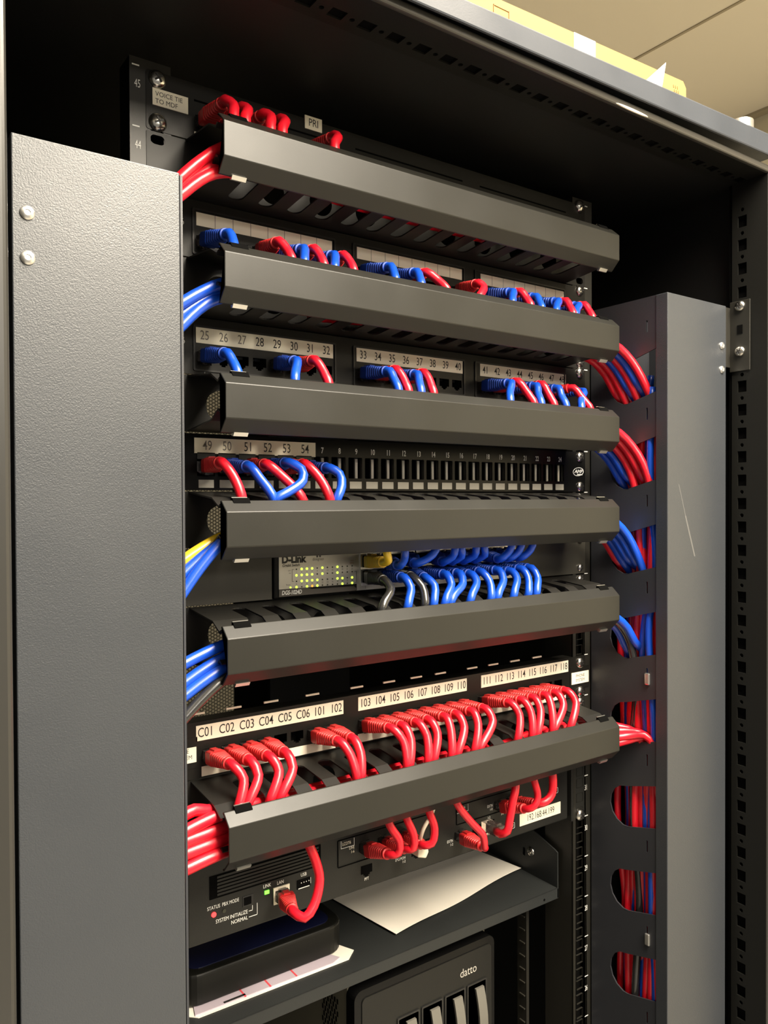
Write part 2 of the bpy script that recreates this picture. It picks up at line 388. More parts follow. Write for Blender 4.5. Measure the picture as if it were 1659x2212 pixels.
# ------------------------------------------------------------------ horizontal cable managers
COVDZ = {43: 1.6, 41: .5, 39: -1.0, 37: -1.7, 35: -1.2, 32: .6}
HMLAB = {43: 'topmost black slotted cable manager, under the voice tie panel', 41: 'black slotted cable manager above the numbers 25 to 48',
         39: 'black slotted cable manager above the numbers 49 to 54', 37: 'black slotted cable manager just above the silver gigabit switch',
         35: 'black slotted cable manager just below the silver gigabit switch', 32: 'lowest black slotted cable manager, below the phone system panel'}
def manager(u):
    z0 = u*U; t = thing('horizontal_cable_manager', (0, 0, z0), HMLAB[u], 'cable manager', 'horizontal cable managers with covers')
    holes = [circ(s*184, z0+21.5, 12.2, 28) for s in (-1, 1)]+[circ(s*k*46, z0+21.5, 11, 20) for s in (-1, 1) for k in (1, 2, 3)]
    for s in (-1, 1):
        for dz in (6.35, 38.1): holes.append(rect(s*232.55-5.5, s*232.55+5.5, z0+dz-3.4, z0+dz+3.4, 3.3))
    plate(MB(), [rect(-241, 241, z0+.6, z0+43.8, 1)]+holes, 1.5, Y0(-.8), 'tray').build('back_plate', t)
    for top in (1, 0):
        zf = (lambda z: z0+z) if top else (lambda z: z0+44.4-z)
        edge = []
        # flat part, combed with round ended slots; then sloping fingers
        ol = [(-211, -1.5), (211, -1.5), (211, -46)]
        for k in range(7, -8, -1):
            xc = k*25.4; ol += [(xc+6.2, -46)]+[(xc+6.2*cos(a), -19+5.5*sin(a)) for a in [pi*j/8 for j in range(9)]]+[(xc-6.2, -46)]
        ol += [(-211, -46)]
        mb = MB(); plate(mb, [ol], 1.2, lambda a, b, d: (a, b, zf(43.2+(b+1.5)*4.6/44.5+(d if 1 else 0))), 'tray')
        xs = [211]
        for k in range(7, -8, -1): xs += [k*25.4+6.2, k*25.4-6.2]
        xs.append(-211)
        for a in range(0, len(xs), 2):
            x1, x0 = xs[a], xs[a+1]
            if abs(x1-x0) < 15 or True:
                pr = [(-46, 38.0), (-46, 39.2), (-57.6, 33.2), (-60.4, 34.6), (-61.2, 33.6), (-57.8, 31.4)]
                mb.prism([(y, zf(z)) for y, z in pr], 0, x0, x1, 'tray')
        mb.build('finger_tray', t)
    dz = z0+COVDZ[u]
    # cover with top and bottom chamfers
    pr = [(-60.5, dz+38.3), (-62.5, dz+38.6), (-71.4, dz+30.5), (-71.4, dz+6.0), (-62.0, dz-3.6), (-60.0, dz-3.2)]
    mb = MB().sheet(pr, 1.3, -211, 211, 'cover'); c = mb.build('cover', t, bevel=.9, seg=3)
    for s in (-1, 1):
        x = s*196
        MB().prism([(-59.5, dz+36.5), (-59.5, dz+40.4), (-62.2, dz+40.4), (-64.9, dz+37.0), (-64.9, dz+35.9)], 0, x-6.5, x+6.5, 'void').box(x-6, x+6, -60.2, -59.4, dz+40.2, dz+40.9, 'zinc').build('latch', t)  # black block: shade of the latch opening put into the colour
        MB().prism([(-60, dz-3.0), (-60, dz-5.2), (-62.5, dz-5.6), (-64.5, dz-3.0)], 0, x-5.5, x+5.5, 'zinc').build('latch', t)
    sc = []
    if u not in (43,): sc = [(s*232.5, -.8, z0+38.1) for s in (-1, 1)]+[(s*232.5, -.8, z0+6.35) for s in (-1, 1)]
    screws(t, sc, .95)
    return t
for u in COVDZ: manager(u)

# ------------------------------------------------------------------ patch panels
def patch_panel(u, starts, pitch, pz, label, strip_z, strips, lower=None, bez=True, down=True):
    z0 = u*U; t = thing('patch_bay', (0, 0, z0), label, 'patch panel', 'rack patch panels')
    holes = [port_outline(s+i*pitch, z0+pz, down) for s in starts for i in range(8)]
    for s in (-1, 1):
        for dz in (6.35, 38.1): holes.append(rect(s*232.55-4, s*232.55+4, z0+dz-3.2, z0+dz+3.2, 3.0))
    plate(MB(), [rect(-241, 241, z0+.4, z0+44, 2)]+holes, 1.6, Y0(-.8), 'panel').build('faceplate', t)
    mb = MB().box(-241, 241, .8, 14, z0+42.6, z0+43.9, 'panel').build('top_flange', t)
    for s in starts:
        if bez:
            x0, x1 = s-9.5, s+7*pitch+9.5
            plate(MB(), [rect(x0, x1, z0+3, z0+38, 1.5), rect(x0+1.4, x1-1.4, z0+4.4, z0+36.6, 1)], 1.2, Y0(-2.2), 'block').build('bezel', t)
        for i in range(8): inst('jack', JACK, t, (s+i*pitch, .6, z0+pz-(1.2 if down else -1.2)))
    return t
def strip_label(t, x0, x1, z0, z1, items, h, name='label_strip', m='tape', y=-2.0, ticks=0, sx=.72, fade=0):
    mb = MB().box(x0, x1, y, y+.9, z0, z1, m)
    for k in range(1, ticks): xx = x0+(x1-x0)*k/ticks; mb.box(xx-.18, xx+.18, y-.03, y, z0, z1, 'ink')
    o = mb.build(name, t)
    if items:
        m2 = MB()
        for i, (s, x) in enumerate(items): text(m2, s, x, y-.12, (z0+z1)/2, h*1.06, 'fadeink' if i < fade else 'ink', sx=sx*1.04, bold=.02)
        m2.build('lettering', o)
    return o
G1, G2, G3 = (-204, -81), (-57, 65), (87.6, 210)
ST = (-197, -51.2, 90.0); PP = 15.6
# 45: voice tie panel
t = patch_panel(44, (-197, -51.2, 93.3), 15.6, 17, 'black patch panel at the top of the rack labelled VOICE TIE TO MDF', None, None, bez=False)
o = MB().box(-236.4, -209, -2.4, -1.4, 44*U+18.7, 44*U+31.2, 'tape').build('voice_tie_label', t)
lettering(o, [('VOICE TIE', -234.4, -2.46, 44*U+27.2, 3.6, 'ink', dict(align='LEFT', sx=.95)), ('TO MDF', -234.4, -2.46, 44*U+21.9, 3.6, 'ink', dict(align='LEFT', sx=.95))])
o = MB().box(-107.5, -91, -2.4, -1.4, 44*U+35.6, 44*U+46.6, 'tape').build('pri_label', t)
lettering(o, [('PRI', -99.2, -2.46, 44*U+41.2, 6.6, 'ink')])
for a in (-204, -57, 88): MB().box(a, a+123, -1.9, -.9, 44*U+1.2, 44*U+7.5, 'strip').build('lower_strip', t)
for a in (-204, -57, 88): MB().box(a, a+123, -1.7, -.9, 44*U+30.5, 44*U+32, 'void').build('seam', t)
plate(MB(), [rect(-224, -204, 44*U+2, 44*U+18, 5)], 1.2, Y0(-1.4), 'panel')
screws(t, [(-232.5, -.8, 45*U-6.35), (-232.5, -.8, 44*U+6.35), (232.5, -.8, 45*U-6.35+4)], 1.15)
# 43
t = patch_panel(42, ST, PP, 14.3, 'black patch panel with blank white label strips, second from the top', None, None)
for (a, b) in (G1, G2, G3): strip_label(t, a+1, b-.5, 42*U+25.3, 42*U+35.4, None, 0, ticks=8, m='strip')
lettering(t, [('6', -214, -1.75, 42*U+26, 5, 'white')]); screws(t, [(232.5, -.8, 43*U-6.35+2), (-232.5, -.8, 43*U-6.35)])
# 41
t = patch_panel(40, ST, PP, 14.3, 'black patch panel with white strips numbered 25 to 48', None, None)
for gi, (a, b) in enumerate((G1, G2, G3)):
    strip_label(t, a, b, 40*U+24.6, 40*U+36.5, [(str(25+8*gi+i), a+7+i*PP*1.0, ) for i in range(8)], 7.0, fade=3 if gi == 0 else 0)
    lettering(t, [(str(1+8*gi+i), ST[gi]+i*PP, -1.75, 40*U+1.9, 3.0, 'white') for i in range(8)])
lettering(t, [('6', -214, -1.75, 40*U+25, 5, 'white')]); screws(t, [(232.5, -.8, 41*U-6.35+2), (-232.5, -.8, 41*U-6.35)])
# 39: 24 keystone bays
z0 = 38*U; t = thing('patch_bay', (0, 0, z0), 'glossy black modular patch panel with white numbers 7 to 24', 'patch panel', 'rack patch panels')
AX = [-93.2+(n-7)*17.25 for n in range(1, 25)]
holes = [rect(x-7.2, x+7.2, z0+11.2, z0+29.4, .8, 2) for x in AX]
plate(MB(), [rect(-241, 241, z0+.4, z0+44, 2)]+holes, 1.8, Y0(-.9), 'gloss').build('faceplate', t)
BAY = MB(); BAY.box(-7.9, -7.3, 0, 14, -9.4, 9.4, 'block').box(7.3, 7.9, 0, 14, -9.4, 9.4, 'block').box(-7.3, 7.3, 0, 14, 9.2, 9.8, 'block').box(-7.3, 7.3, 0, 14, -9.8, -9.2, 'block').box(-7.3, 7.3, 13.4, 14, -9.2, 9.2, 'void').box(3.1, 5.6, 2.6, 6, -8.6, 8.4, 'strip').box(2.4, 6.4, 3.4, 13, -9, 9, 'block')  # pale strip: metal latch with its side reflection put into the colour
BAYM = BAY.mesh('bay'); JK = jack_mesh(6.9, 8.8, 11)
for i, x in enumerate(AX):
    if i < 6:
        inst('jack', JK, t, (x, .6, z0+20.2)); MB().box(x-7.3, x+7.3, -2.6, .5, z0+24.5, z0+29.5, 'block').build('shutter', t)
    else: inst('bay', BAYM, t, (x, .6, z0+20.2))
    MB().box(x-6.2, x+6.2, -2.3, -.9, z0+2.3, z0+8.5, 'tab').build('icon_tab', t)
lettering(t, [(str(n), AX[n-1]+1, -1.9, z0+34.4, 5.0, 'white', dict(bold=.22, sx=.72)) for n in range(7, 25)])
strip_label(t, -206.2, -99.3, z0+28.8, z0+40.7, [(str(48+n), AX[n-1]+(1.0 if n != 2 else 0), ) for n in range(1, 7)], 7.2, fade=2, y=-2.6)
# maker emblem: white oval ring with wide lettering
lg = MB(); c0 = (229.8, z0+22.2)
plate(lg, [[(c0[0]+8.6*cos(a)+1.0*sin(a), c0[1]+4.7*sin(a)) for a in [2*pi*k/36 for k in range(36)]], [(c0[0]+7.8*cos(a)+.9*sin(a), c0[1]+4.1*sin(a)) for a in [2*pi*k/36 for k in range(36)]]], .2, Y0(-1.95), 'white')
text(lg, 'AMP', c0[0], -2.1, c0[1]+.2, 3.7, 'white', sx=1.25, bold=.35, shear=.25); lg.box(c0[0]-2, c0[0]+6.4, -2.1, -1.9, c0[1]-3.7, c0[1]-2.4, 'white'); lg.build('emblem', t)
screws(t, [(232.5, -.9, 39*U-6.35), (232.5, -.9, 38*U+6.35), (-232.5, -.9, 39*U-6.35)], .95)
# 34: phone panel
t = patch_panel(33, (-195.5, -51.5, 89.5), 15.5, 18.6, 'black patch panel labelled PHONE SYSTEM with strips C01 to 118', None, None, bez=False)
z0 = 33*U
L1 = ['C01', 'C02', 'C03', 'C04', 'C05', 'C06', '101', '102']
strip_label(t, -206.4, -72.5, z0+29.4, z0+41.2, list(zip(L1, [-198.7, -181.1, -163.8, -146.8, -129.5, -112.5, -96.4, -79.8])), 7.2)
strip_label(t, -57, 69, z0+29.4, z0+41.4, [(str(103+i), -49.5+i*15.9) for i in range(8)], 7.2)
strip_label(t, 87.8, 213.3, z0+29.4, z0+41.6, [(str(111+i), 95.5+i*15.8) for i in range(8)], 7.2)
for a in (-202.2, -57.5, 88): MB().box(a, a+121.5, -1.9, -.9, z0+1.4, z0+9.0, 'strip').build('lower_strip', t)
for x0, x1 in ((218.2, 245.8), (-234, -206.5)):
    MB().box(x0-2 if x0 > 0 else x0-4, x1+1, -2.0, -.9, z0+9, z0+33, 'panel').build('tag_tab', t)
    o = MB().box(x0, x1, -2.4, -1.8, z0+14.4 if x0 > 0 else z0+13.8, z0+27.1 if x0 > 0 else z0+25.5, 'tape').build('phone_system_label', t)
    lettering(o, [('PHONE', (x0+x1)/2 if x0 > 0 else x0+21.6, -2.46, z0+22.9, 3.4, 'ink', dict(sx=.9, align='CENTER' if x0 > 0 else 'RIGHT')), ('SYSTEM', (x0+x1)/2 if x0 > 0 else x0+24.2, -2.46, z0+18, 3.4, 'ink', dict(sx=.9, align='CENTER' if x0 > 0 else 'RIGHT'))])
screws(t, [(232.5, -.8, 34*U-7.8), (232.5, -.8, 33*U+5.2), (-232.5, -.8, 34*U-7)], 1.0)
xs = [-205, -174, -141, -109+7, -57, -22, 9, 38, 78, 106, 136, 168]
for x in xs: MB().box(x-6.5, x+6.5, -.2, 1.2, 34*U+4.8, 34*U+6.3, 'strip').build('tie_tab', t)

# ------------------------------------------------------------------ network switch (unit 37)
z0 = 36*U; sw = thing('network_switch', (0, 90, z0), 'silver and black 24-port gigabit switch with green lights', 'network switch')
MB().box(-139.5, 140, -3, 180, z0+.8, z0+43.8, 'gloss').build('chassis', sw, bevel=1.2)
for s in (-1, 1): MB().box(s*140.5, s*241, -1.5, .5, z0+.6, z0+44, 'ear').box(s*140.5, s*142, -1, 40, z0+3, z0+42, 'ear').build('rack_ear', sw)
MB().box(-135.2, 134, -3.6, -2.8, z0+8.2, z0+40.5, 'silver').build('front_plate', sw, bevel=.3)
MB().prism([(-135.2, z0+2.2), (-59, z0+2.6), (-59, z0+4), (-62, z0+6.4), (-104, z0+6.8), (-109, z0+8.3), (-135.2, z0+8.3)], 1, -3.9, -2.9, 'olive').build('model_band', sw)
MB().box(-59, 134, -3.6, -2.8, z0+2.4, z0+8.3, 'silver').build('lower_plate', sw)
off = {(0, 0), (4, 0), (6, 0), (7, 0), (9, 0), (10, 0), (11, 0), (4, 1), (6, 1), (7, 1), (9, 1), (10, 1), (11, 1), (0, 2), (5, 2), (6, 2), (7, 2), (10, 2), (1, 3), (5, 3), (6, 3), (7, 3), (8, 3), (10, 3)}
for c in range(12):
    for r_, zz in enumerate((24.1, 19.1, 14.1, 9.3)):
        x = -118.9+c*5.0; lit = (c, r_) not in off
        m = 'ledoff' if not lit else ('ledo' if (c, r_) == (3, 3) else 'led')
        MB().cyl((x, -3.6, z0+zz), 1, .62 if not lit else .98, -.35, m, 10).build('indicator_light', sw)
MB().cyl((-124.5, -3.6, z0+9.4), 1, .7, -.35, 'led', 8).build('indicator_light', sw)
it = [('D-Link', -132.5, -3.66, z0+32.4, 6.2, 'ink', dict(align='LEFT', bold=.55, sx=.95)), ('dlinkgreen', -103.5, -3.66, z0+31.6, 2.6, 'olive', dict(align='LEFT', sx=.75)),
      ('Gigabit Switch', -132.2, -3.66, z0+27.6, 2.3, 'ink', dict(align='LEFT', bold=.2, sx=.9, shear=.2)), ('Link', -125.5, -3.66, z0+23.4, 1.2, 'ink'), ('Act', -125, -3.66, z0+21.2, 1.2, 'ink'),
      ('Power', -126.5, -3.66, z0+11.6, 1.4, 'ink'), ('DGS-1024D', -132.8, -3.96, z0+5.2, 3.5, 'white', dict(align='LEFT', bold=.25, sx=.78, shear=.15)),
      ('100Mbps', -64, -3.66, z0+28.6, 1.1, 'cardp'), ('1000Mbps', -64, -3.66, z0+26.6, 1.1, 'cardp'), ('2', -50, -3.66, z0+4.6, 2.2, 'ink')]
for c in range(12): it += [(str(2*c+1), -118.9+c*5, -3.66, z0+21.6, 1.5, 'ink'), (str(2*c+2), -118.9+c*5, -3.66, z0+11.7, 1.5, 'ink')]
lettering(sw, it)
fl = MB()
for a in range(3): fl.cyl((-97.5+1.6*cos(a*2.1+1.57), -3.65, z0+34.6+1.3*sin(a*2.1+1.57)), 1, .9, -.1, 'olive', 8)
for (a, b, c_, d) in ((-123, -122.7, 14, 24.3), (-123, -121, 24, 24.3), (-123, -121, 14, 14.3), (-59.6, -59.3, 9.3, 19.2), (-61.5, -59.3, 19, 19.3), (-61.5, -59.3, 9.3, 9.6)): fl.box(a, b, -3.7, -3.6, z0+c_, z0+d, 'ink')
fl.build('legend_lines', sw)
SX = [-47.5+i*14.9 for i in range(12)]
JS = jack_mesh(6.3, 5.6, 9, 'zinc')
for g in range(3):
    mb = MB(); xa = SX[g*4]-8.3; xb = SX[g*4+3]+8.3
    holes = [rect(SX[g*4+i]-6.4, SX[g*4+i]+6.4, z0+zz-5.2, z0+zz+5.2) for i in range(4) for zz in (14, 27.5)]
    plate(mb, [rect(xa, xb, z0+6.4, z0+36)]+holes, 1.4, Y0(-4.4), 'zinc'); mb.build('port_block', sw)
for x in SX:
    for zz in (14, 27.5): MB().box(x-6.3, x+6.3, -3.75, -3.65, z0+zz-5.1, z0+zz+5.1, 'void').build('port', sw)
screws(sw, [(232.5, -1.5, 37*U-6.35), (232.5, -1.5, 36*U+7)], .7)

# ------------------------------------------------------------------ telephone exchange (units 31-32)
z0 = 30*U; pb = thing('telephone_exchange', (0, 150, z0), 'dark grey rack telephone exchange with STATUS and LAN legends', 'telephone exchange')
zb, ztp = z0+3.2, 32*U-6
MB().box(-214, 214, -.5, 200, zb, ztp, 'pbx').build('body', pb, bevel=1.5)
for s in (-1, 1):
    MB().box(s*218, s*241, -.5, 1.5, z0+.5, 32*U, 'pbx').box(s*215.5, s*219, -4.5, 20, z0+.5, 32*U, 'pbx').build('rack_ear', pb, bevel=.8)
vn = MB().box(-196, -95.4, -1.0, -.4, z0+36.2, z0+54.4, 'void')
for k in range(6): vn.box(-190, -98, -1.7, -.6, z0+38+k*2.75, z0+39.7+k*2.75, 'pbx')
vn.build('vent_grille', pb)
def led(x, z, m, r=2.2): MB().cyl((x, -.4, z), 1, r, -.8, m, 16).build('indicator_light', pb)
led(-192.6, z0+23.8, 'ledr', 2.0); led(-184, z0+24.2, 'ledoff', 1.5)
MB().box(-148.5, -144.5, -1.3, -.4, z0+26.8, z0+29.6, 'ledg').build('indicator_light', pb)
MB().box(-168, -158.6, -1.0, -.4, z0+22, z0+30.5, 'block').box(-167, -160.5, -1.4, -.9, z0+23.2, z0+29.4, 'void').build('mode_switch', pb, bevel=.3)
plate(MB(), [rect(-140.8, -126, z0+15.9, z0+29.7), rect(-139.2, -127.6, z0+18, z0+27)], 1.0, Y0(-1.2), 'strip').build('lan_socket', pb)
MB().box(-139.2, -127.6, -.7, -.55, z0+18, z0+27, 'void').build('lan_port', pb)
MB().box(-118.5, -106, -1.2, -.4, z0+22, z0+29.6, 'void').box(-117.6, -107, -1.5, -.8, z0+22.3, z0+22.9, 'white').box(-105.6, -105.3, -1, -.5, z0+24, z0+29, 'white').build('usb_socket', pb)
for i in range(4): MB().box(-115+i*2.4, -114.3+i*2.4, -1.5, -1.1, z0+26.6, z0+27.3, 'white').build('usb_contact', pb)
cards = [(-78.5, 25, 29, 53), (56, 137, 34, 53)]
for a, b, c_, d in cards:
    plate(MB(), [rect(a, b, z0+c_, z0+d, 1), rect(a+.7, b-.7, z0+c_+.7, z0+d-.7, .5)], .5, Y0(-.9), 'void').build('card_slot', pb)
for x, z in ((-50, 41), (-30, 41), (-10, 41), (-48.2, 20.3), (8, 21.5), (60, 24), (83, 24), (100, 25), (112, 42), (128, 42)):
    w = 7.2
    plate(MB(), [port_outline(x, z0+z, True, 1.0)], .3, Y0(-.75), 'void').build('port', pb)
it = [('STATUS', -192.6, -.6, z0+29.3, 3.0, 'white', dict(sx=.75)), ('PBX MODE', -178.3, -.6, z0+29.3, 3.0, 'white', dict(sx=.72)),
      ('SYSTEM INITIALIZE', -163.5, -.6, z0+17.4, 3.2, 'white', dict(sx=.75, align='RIGHT')), ('NORMAL', -163.5, -.6, z0+12.6, 3.2, 'white', dict(sx=.8, align='RIGHT')),
      ('LINK', -146.2, -.6, z0+33.2, 3.0, 'white', dict(sx=.8)), ('LAN', -134, -.6, z0+32.6, 3.0, 'white', dict(sx=.8)), ('USB', -112, -.6, z0+33, 3.0, 'white', dict(sx=.8)),
      ('PFT', -48.2, -.6, z0+11.4, 2.8, 'white', dict(sx=.8)), ('LCOT6', -69, -.6, z0+48.4, 2.8, 'strip', dict(sx=.75)), ('LINE', -63.6, -.6, z0+43.3, 2.7, 'strip', dict(sx=.75)), ('1-6', -62.8, -.6, z0+39.6, 2.6, 'strip', dict(sx=.8)),
      ('1-2', -48.1, -.6, z0+31.4, 2.4, 'white', dict(sx=.8)), ('EPG/MOH', -10.8, -.6, z0+19.2, 2.7, 'white', dict(sx=.72)), ('1-2', -6.8, -.6, z0+15.8, 2.6, 'white'),
      ('03', 29.4, -.6, z0+38, 2.8, 'white'), ('EXTN', 48.4, -.6, z0+20.4, 2.8, 'white', dict(sx=.75)), ('1-2', 50.4, -.6, z0+16.8, 2.6, 'white', dict(sx=.8)),
      ('DLC8', 64.4, -.6, z0+48.6, 2.6, 'strip', dict(sx=.75)), ('EXTN', 100.4, -.6, z0+42.6, 2.8, 'white', dict(sx=.75)), ('1-8', 101.8, -.6, z0+39, 2.6, 'white', dict(sx=.8)),
      ('1-2', 98.8, -.6, z0+31.4, 2.5, 'white', dict(sx=.8)), ('PFT', 97.5, -.6, z0+15.2, 2.5, 'strip', dict(sx=.8)), ('3-4', 117, -.6, z0+31, 2.5, 'strip', dict(sx=.8)),
      ('02', 131.4, -.6, z0+15.6, 2.7, 'white'), ('05', 195.6, -.6, z0+37.8, 2.8, 'white')]
lettering(pb, it)
ln = MB()
for a, b, c_, d in ((-162.6, -159.2, 17.2, 17.7), (-159.6, -159.2, 17.2, 21.4), (-162.6, -155, 12.4, 12.9), (-155.4, -155, 12.4, 22), (-75, -74.6, 44.8, 51.6), (-75, -61, 44.8, 45.2), (-61.4, -61, 44.8, 51.6), (56.5, 56.8, 44.8, 51.6), (56.5, 71.5, 44.8, 45.2), (71.2, 71.5, 44.8, 51.6)):
    ln.box(a, b, -.75, -.6, z0+c_, z0+d, 'white')
for x, z in ((29.4, 38), (131.4, 15.6), (195.6, 37.8)): plate(ln, [rect(x-2.9, x+2.9, z0+z-3, z0+z+3, .9, 2), rect(x-2.5, x+2.5, z0+z-2.6, z0+z+2.6, .7, 2)], .15, Y0(-.7), 'white')
ln.build('legend_lines', pb)
o = MB().box(141, 201.8, -1.2, -.6, z0+12.4, z0+24.7, 'tape').build('address_label', pb)
lettering(o, [('192.168.44.199', 171.6, -1.26, z0+18.4, 7.0, 'ink', dict(sx=.70))])
screws(pb, [(232.5, -.6, 30*U+3.5), (-232.5, -.6, 30*U+6)], 1.1)

# ------------------------------------------------------------------ vertical cable managers
ZV0, ZV1 = 900, 1887
def vman(sx, label):
    t = thing('vertical_cable_manager', (sx*300, -50, ZV0), label, 'cable manager', 'vertical cable managers beside the rack')
    mx = lambda pts: [(sx*x, y) for x, y in pts]
    if sx > 0: pr = [(248.6, -86), (248.6, -100), (351, -100), (351, -86)]; sgn = 1
    else: pr = [(-351, -86), (-351, -100), (-253.7, -100), (-253.7, -86)]
    c = MB().sheet(pr, 1.5, ZV0, ZV1, 'duct', ax=2).build('cover', t, bevel=1.1 if sx > 0 else 2.2, seg=3)
    # inner side wall with D shaped cable openings
    a0 = 250 if sx > 0 else -251.5; holes = []
    for k in range(-7, 4):
        zb_ = 1614.7+88.9*k; h = 43.5
        if k == 3: continue
        if zb_ < ZV0+20: continue
        P0 = [(-90, -1.2), (-46, -13.0)]
        for j in range(0, 9):
            a = -pi/2-.2+ (pi+.2)*j/8; P0.append((-50+21.5*cos(a), -13+22.5+21.5*sin(a)))
        P0 += [(-90, 42.3)]
        holes.append([(y, zb_+z) for y, z in P0])
    z_slots = [1614.7+88.9*k-24 for k in range(-7, 4)]
    for z in z_slots: holes.append(rect(-76.2, -74.4, z-6, z+6))
    ol = [(-3, ZV0), (-3, ZV1), (-96, ZV1), (-96, ZV0)]
    # comb: holes reach the front edge, so cut the outline at y=-90 and close it with a front flange
    plate(MB(), [rect(-97, -3, ZV0, ZV1)]+holes, 1.5, X0(a0), 'ductin').build('slotted_wall', t)
    MB().box(sx*249.5, sx*351, -4.5, -3, ZV0, ZV1, 'ductin').box(sx*349.5, sx*351, -86, -3, ZV0, ZV1, 'ductin').build('back_wall', t)
    for z in (1843.6, 1818.4):
        mb = MB(); x = sx*343
        mb.loft([[(x+r*cos(2*pi*k/20), -100-h, z+r*sin(2*pi*k/20)) for k in range(20)] for r, h in ((4.1, 0), (4.0, .8), (3.2, 1.6), (1.7, 1.9), (1.5, 1.0), (.01, 1.0))], 'zinc')
        mb.build('rivet', t, True)
    if sx > 0:
        mb = MB()
        for (xa, za), (xb, zb2), w in (((267.2, 1696), (278.5, 1664), .5), ((278.5, 1664), (294.5, 1622), 1.1)):
            mb.prism([(xa-w, za), (xb-w, zb2), (xb+w, zb2), (xa+w, za)], 1, -100.06, -99.9, 'scuff')
        mb.build('scratch', t)
        for z in (1497, 1228): MB().box(247.2, 250, -79, -73.5, z-6, z+6, 'zinc').build('wall_bolt', t, bevel=1)
        b = MB().box(360, 361.5, -121.5, -98.5, 1817, 1892, 'rail').box(351, 360, -99.5, -98, 1822, 1886, 'rail'); br = b.build('mounting_bracket', t, bevel=.6)
        for z in (1886, 1838):
            o = inst('screw', SCREW, t, (360, -110.5, z), rot=(0, 0, -pi/2), scale=(1.05, 1.05, 1.05))
        MB().box(359.3, 360.1, -113.5, -107.5, 1857, 1866, 'void').build('bracket_slot', t)
    return t
vman(-1, 'wide grey vertical cable duct cover along the left edge')
vman(1, 'grey vertical cable duct with D-shaped openings on the right')

# ------------------------------------------------------------------ patch cables
RD, BL, BK, YE = 'red', 'blue', 'black', 'yellow'
def drop(px, pz, bx, bz, ex, u, colr, label, group, r=3.7, sag=0, yv=-56, mid=None):
    """cord that leaves the boot, bends down and enters the manager of unit u through the finger slots at x=ex"""
    z0 = u*U; tip = (bx, -37, bz)
    d = (Vector(tip)-Vector((px, -8, pz))).normalized(); e = Vector((px, -8, pz))+d*29
    pts = mid or [(e.x+(ex-e.x)*.38+sag, -50, max(e.z-9, z0+44))]
    if mid is None and pts[0][2]-(z0+37) < 3: pts = []
    pts += [(ex, yv, z0+37), (ex+2, -47, z0+24), (ex+6, -40, z0+18)]
    return cord(px, pz, tip, pts, colr, label, group, r=r)
# phone panel
z0 = 33*U; g = 'red patch cables on the phone system panel'
A = [(0, -195.0, -196.7), (1, -179.7, -189.9), (2, -163.9, -171.0), (3, -149.6, -162.9), (6, -101.1, -94.1), (7, -87.8, -90.3)]
for i, bx, ex in A: drop(-195.5+i*15.5, z0+17.5, bx, z0+19.6, ex, 32, RD, 'red patch cable plugged in below the printed label '+L1[i], g, sag=6 if i < 4 else 2)
B = [(-50.8, -44.3), (-38, -41.8), (-22.3, -22), (-8.9, -15.9), (8.5, 3.9), (22.7, 10.4), (40.1, 30.9), (55.9, 36.4)]
for i, (bx, ex) in enumerate(B): drop(-51.5+i*15.5, z0+17.5, bx+1, z0+21.5, ex, 32, RD, 'red patch cable plugged in below the printed label one hundred %s' % words(3+i), g, sag=(4, 3, 3, 4, 1, 5, 3, 9)[i])
B = [(88.9, 84), (105, 102.8), (120.3, 109.5), (137, 130.4), (152.1, 131.4), (167.4, 155.9)]
for i, (bx, ex) in enumerate(B): drop(89.5+i*15.5, z0+17.5, bx, z0+22, ex, 32, RD, 'red patch cable plugged in below the printed label one hundred %s' % words(11+i), g, sag=(5, 3, 4, 1, 8, 7)[i])
# 41
z0 = 40*U; g = 'patch cables on the panel numbered 25 to 48'
A = [(25, -197, -196.5, -194.2, BL), (29, -134.6, -138, -148.2, BL), (30, -119, -122, -118.1, RD), (33, -51.2, -50.5, -51.1, BL), (34, -35.6, -42, -40.7, RD), (35, -20, -21, -27.6, BL), (36, -4.4, -12, -14.1, RD),
     (41, 90, 90, 75.6, BL), (42, 105.6, 100, 107, RD), (43, 121.2, 123.5, 116.4, BL), (44, 136.8, 132.5, 134.3, RD), (45, 152.4, 154.1, 150.9, BL), (46, 168, 176, 186.2, RD), (47, 183.6, 191, 172.3, BL)]
for n, px, bx, ex, c in A:
    drop(px, z0+14, bx, z0+11.5+(2.0 if c == RD else 0)+(1.5 if px > 0 else 0), ex, 39, c, '%s patch cable plugged in below the number %s' % (c, words(n)), g, mid=[(ex*.45+bx*.55+1, -46.5, z0+5+(2 if c == RD else 0)), (ex*.8+bx*.2+.5, -52, z0-1)])
# 43
z0 = 42*U; g = 'patch cables on the blank-labelled panel'
A = [(-197, -194.6, -196.6, BL), (-150.2, -153, -149.5, RD), (-134.6, -132.2, -139.7, BL), (-119, -122, -121.6, RD), (-103.4, -104, -112.9, BL), (-87.8, -94, -94.4, RD), (-51.2, -49, -53.8, BL), (-20, -20.9, -27.1, BL), (-4.4, -10, 1.8, RD),
     (58, 51, 36.8, RD), (90, 92.5, 77.9, BL), (105.6, 103, 103.1, RD), (121.2, 123.7, 117.2, BL), (152.4, 154.3, 135.8, BL), (168, 166, 161.1, RD), (183.6, 184, 163.3, BL), (197, 193.4, 189.8, RD)]
ORD = ['first', 'second', 'third', 'fourth', 'fifth', 'sixth', 'seventh', 'eighth', 'ninth', 'tenth', 'eleventh', 'twelfth', 'thirteenth', 'fourteenth', 'fifteenth', 'sixteenth', 'seventeenth']
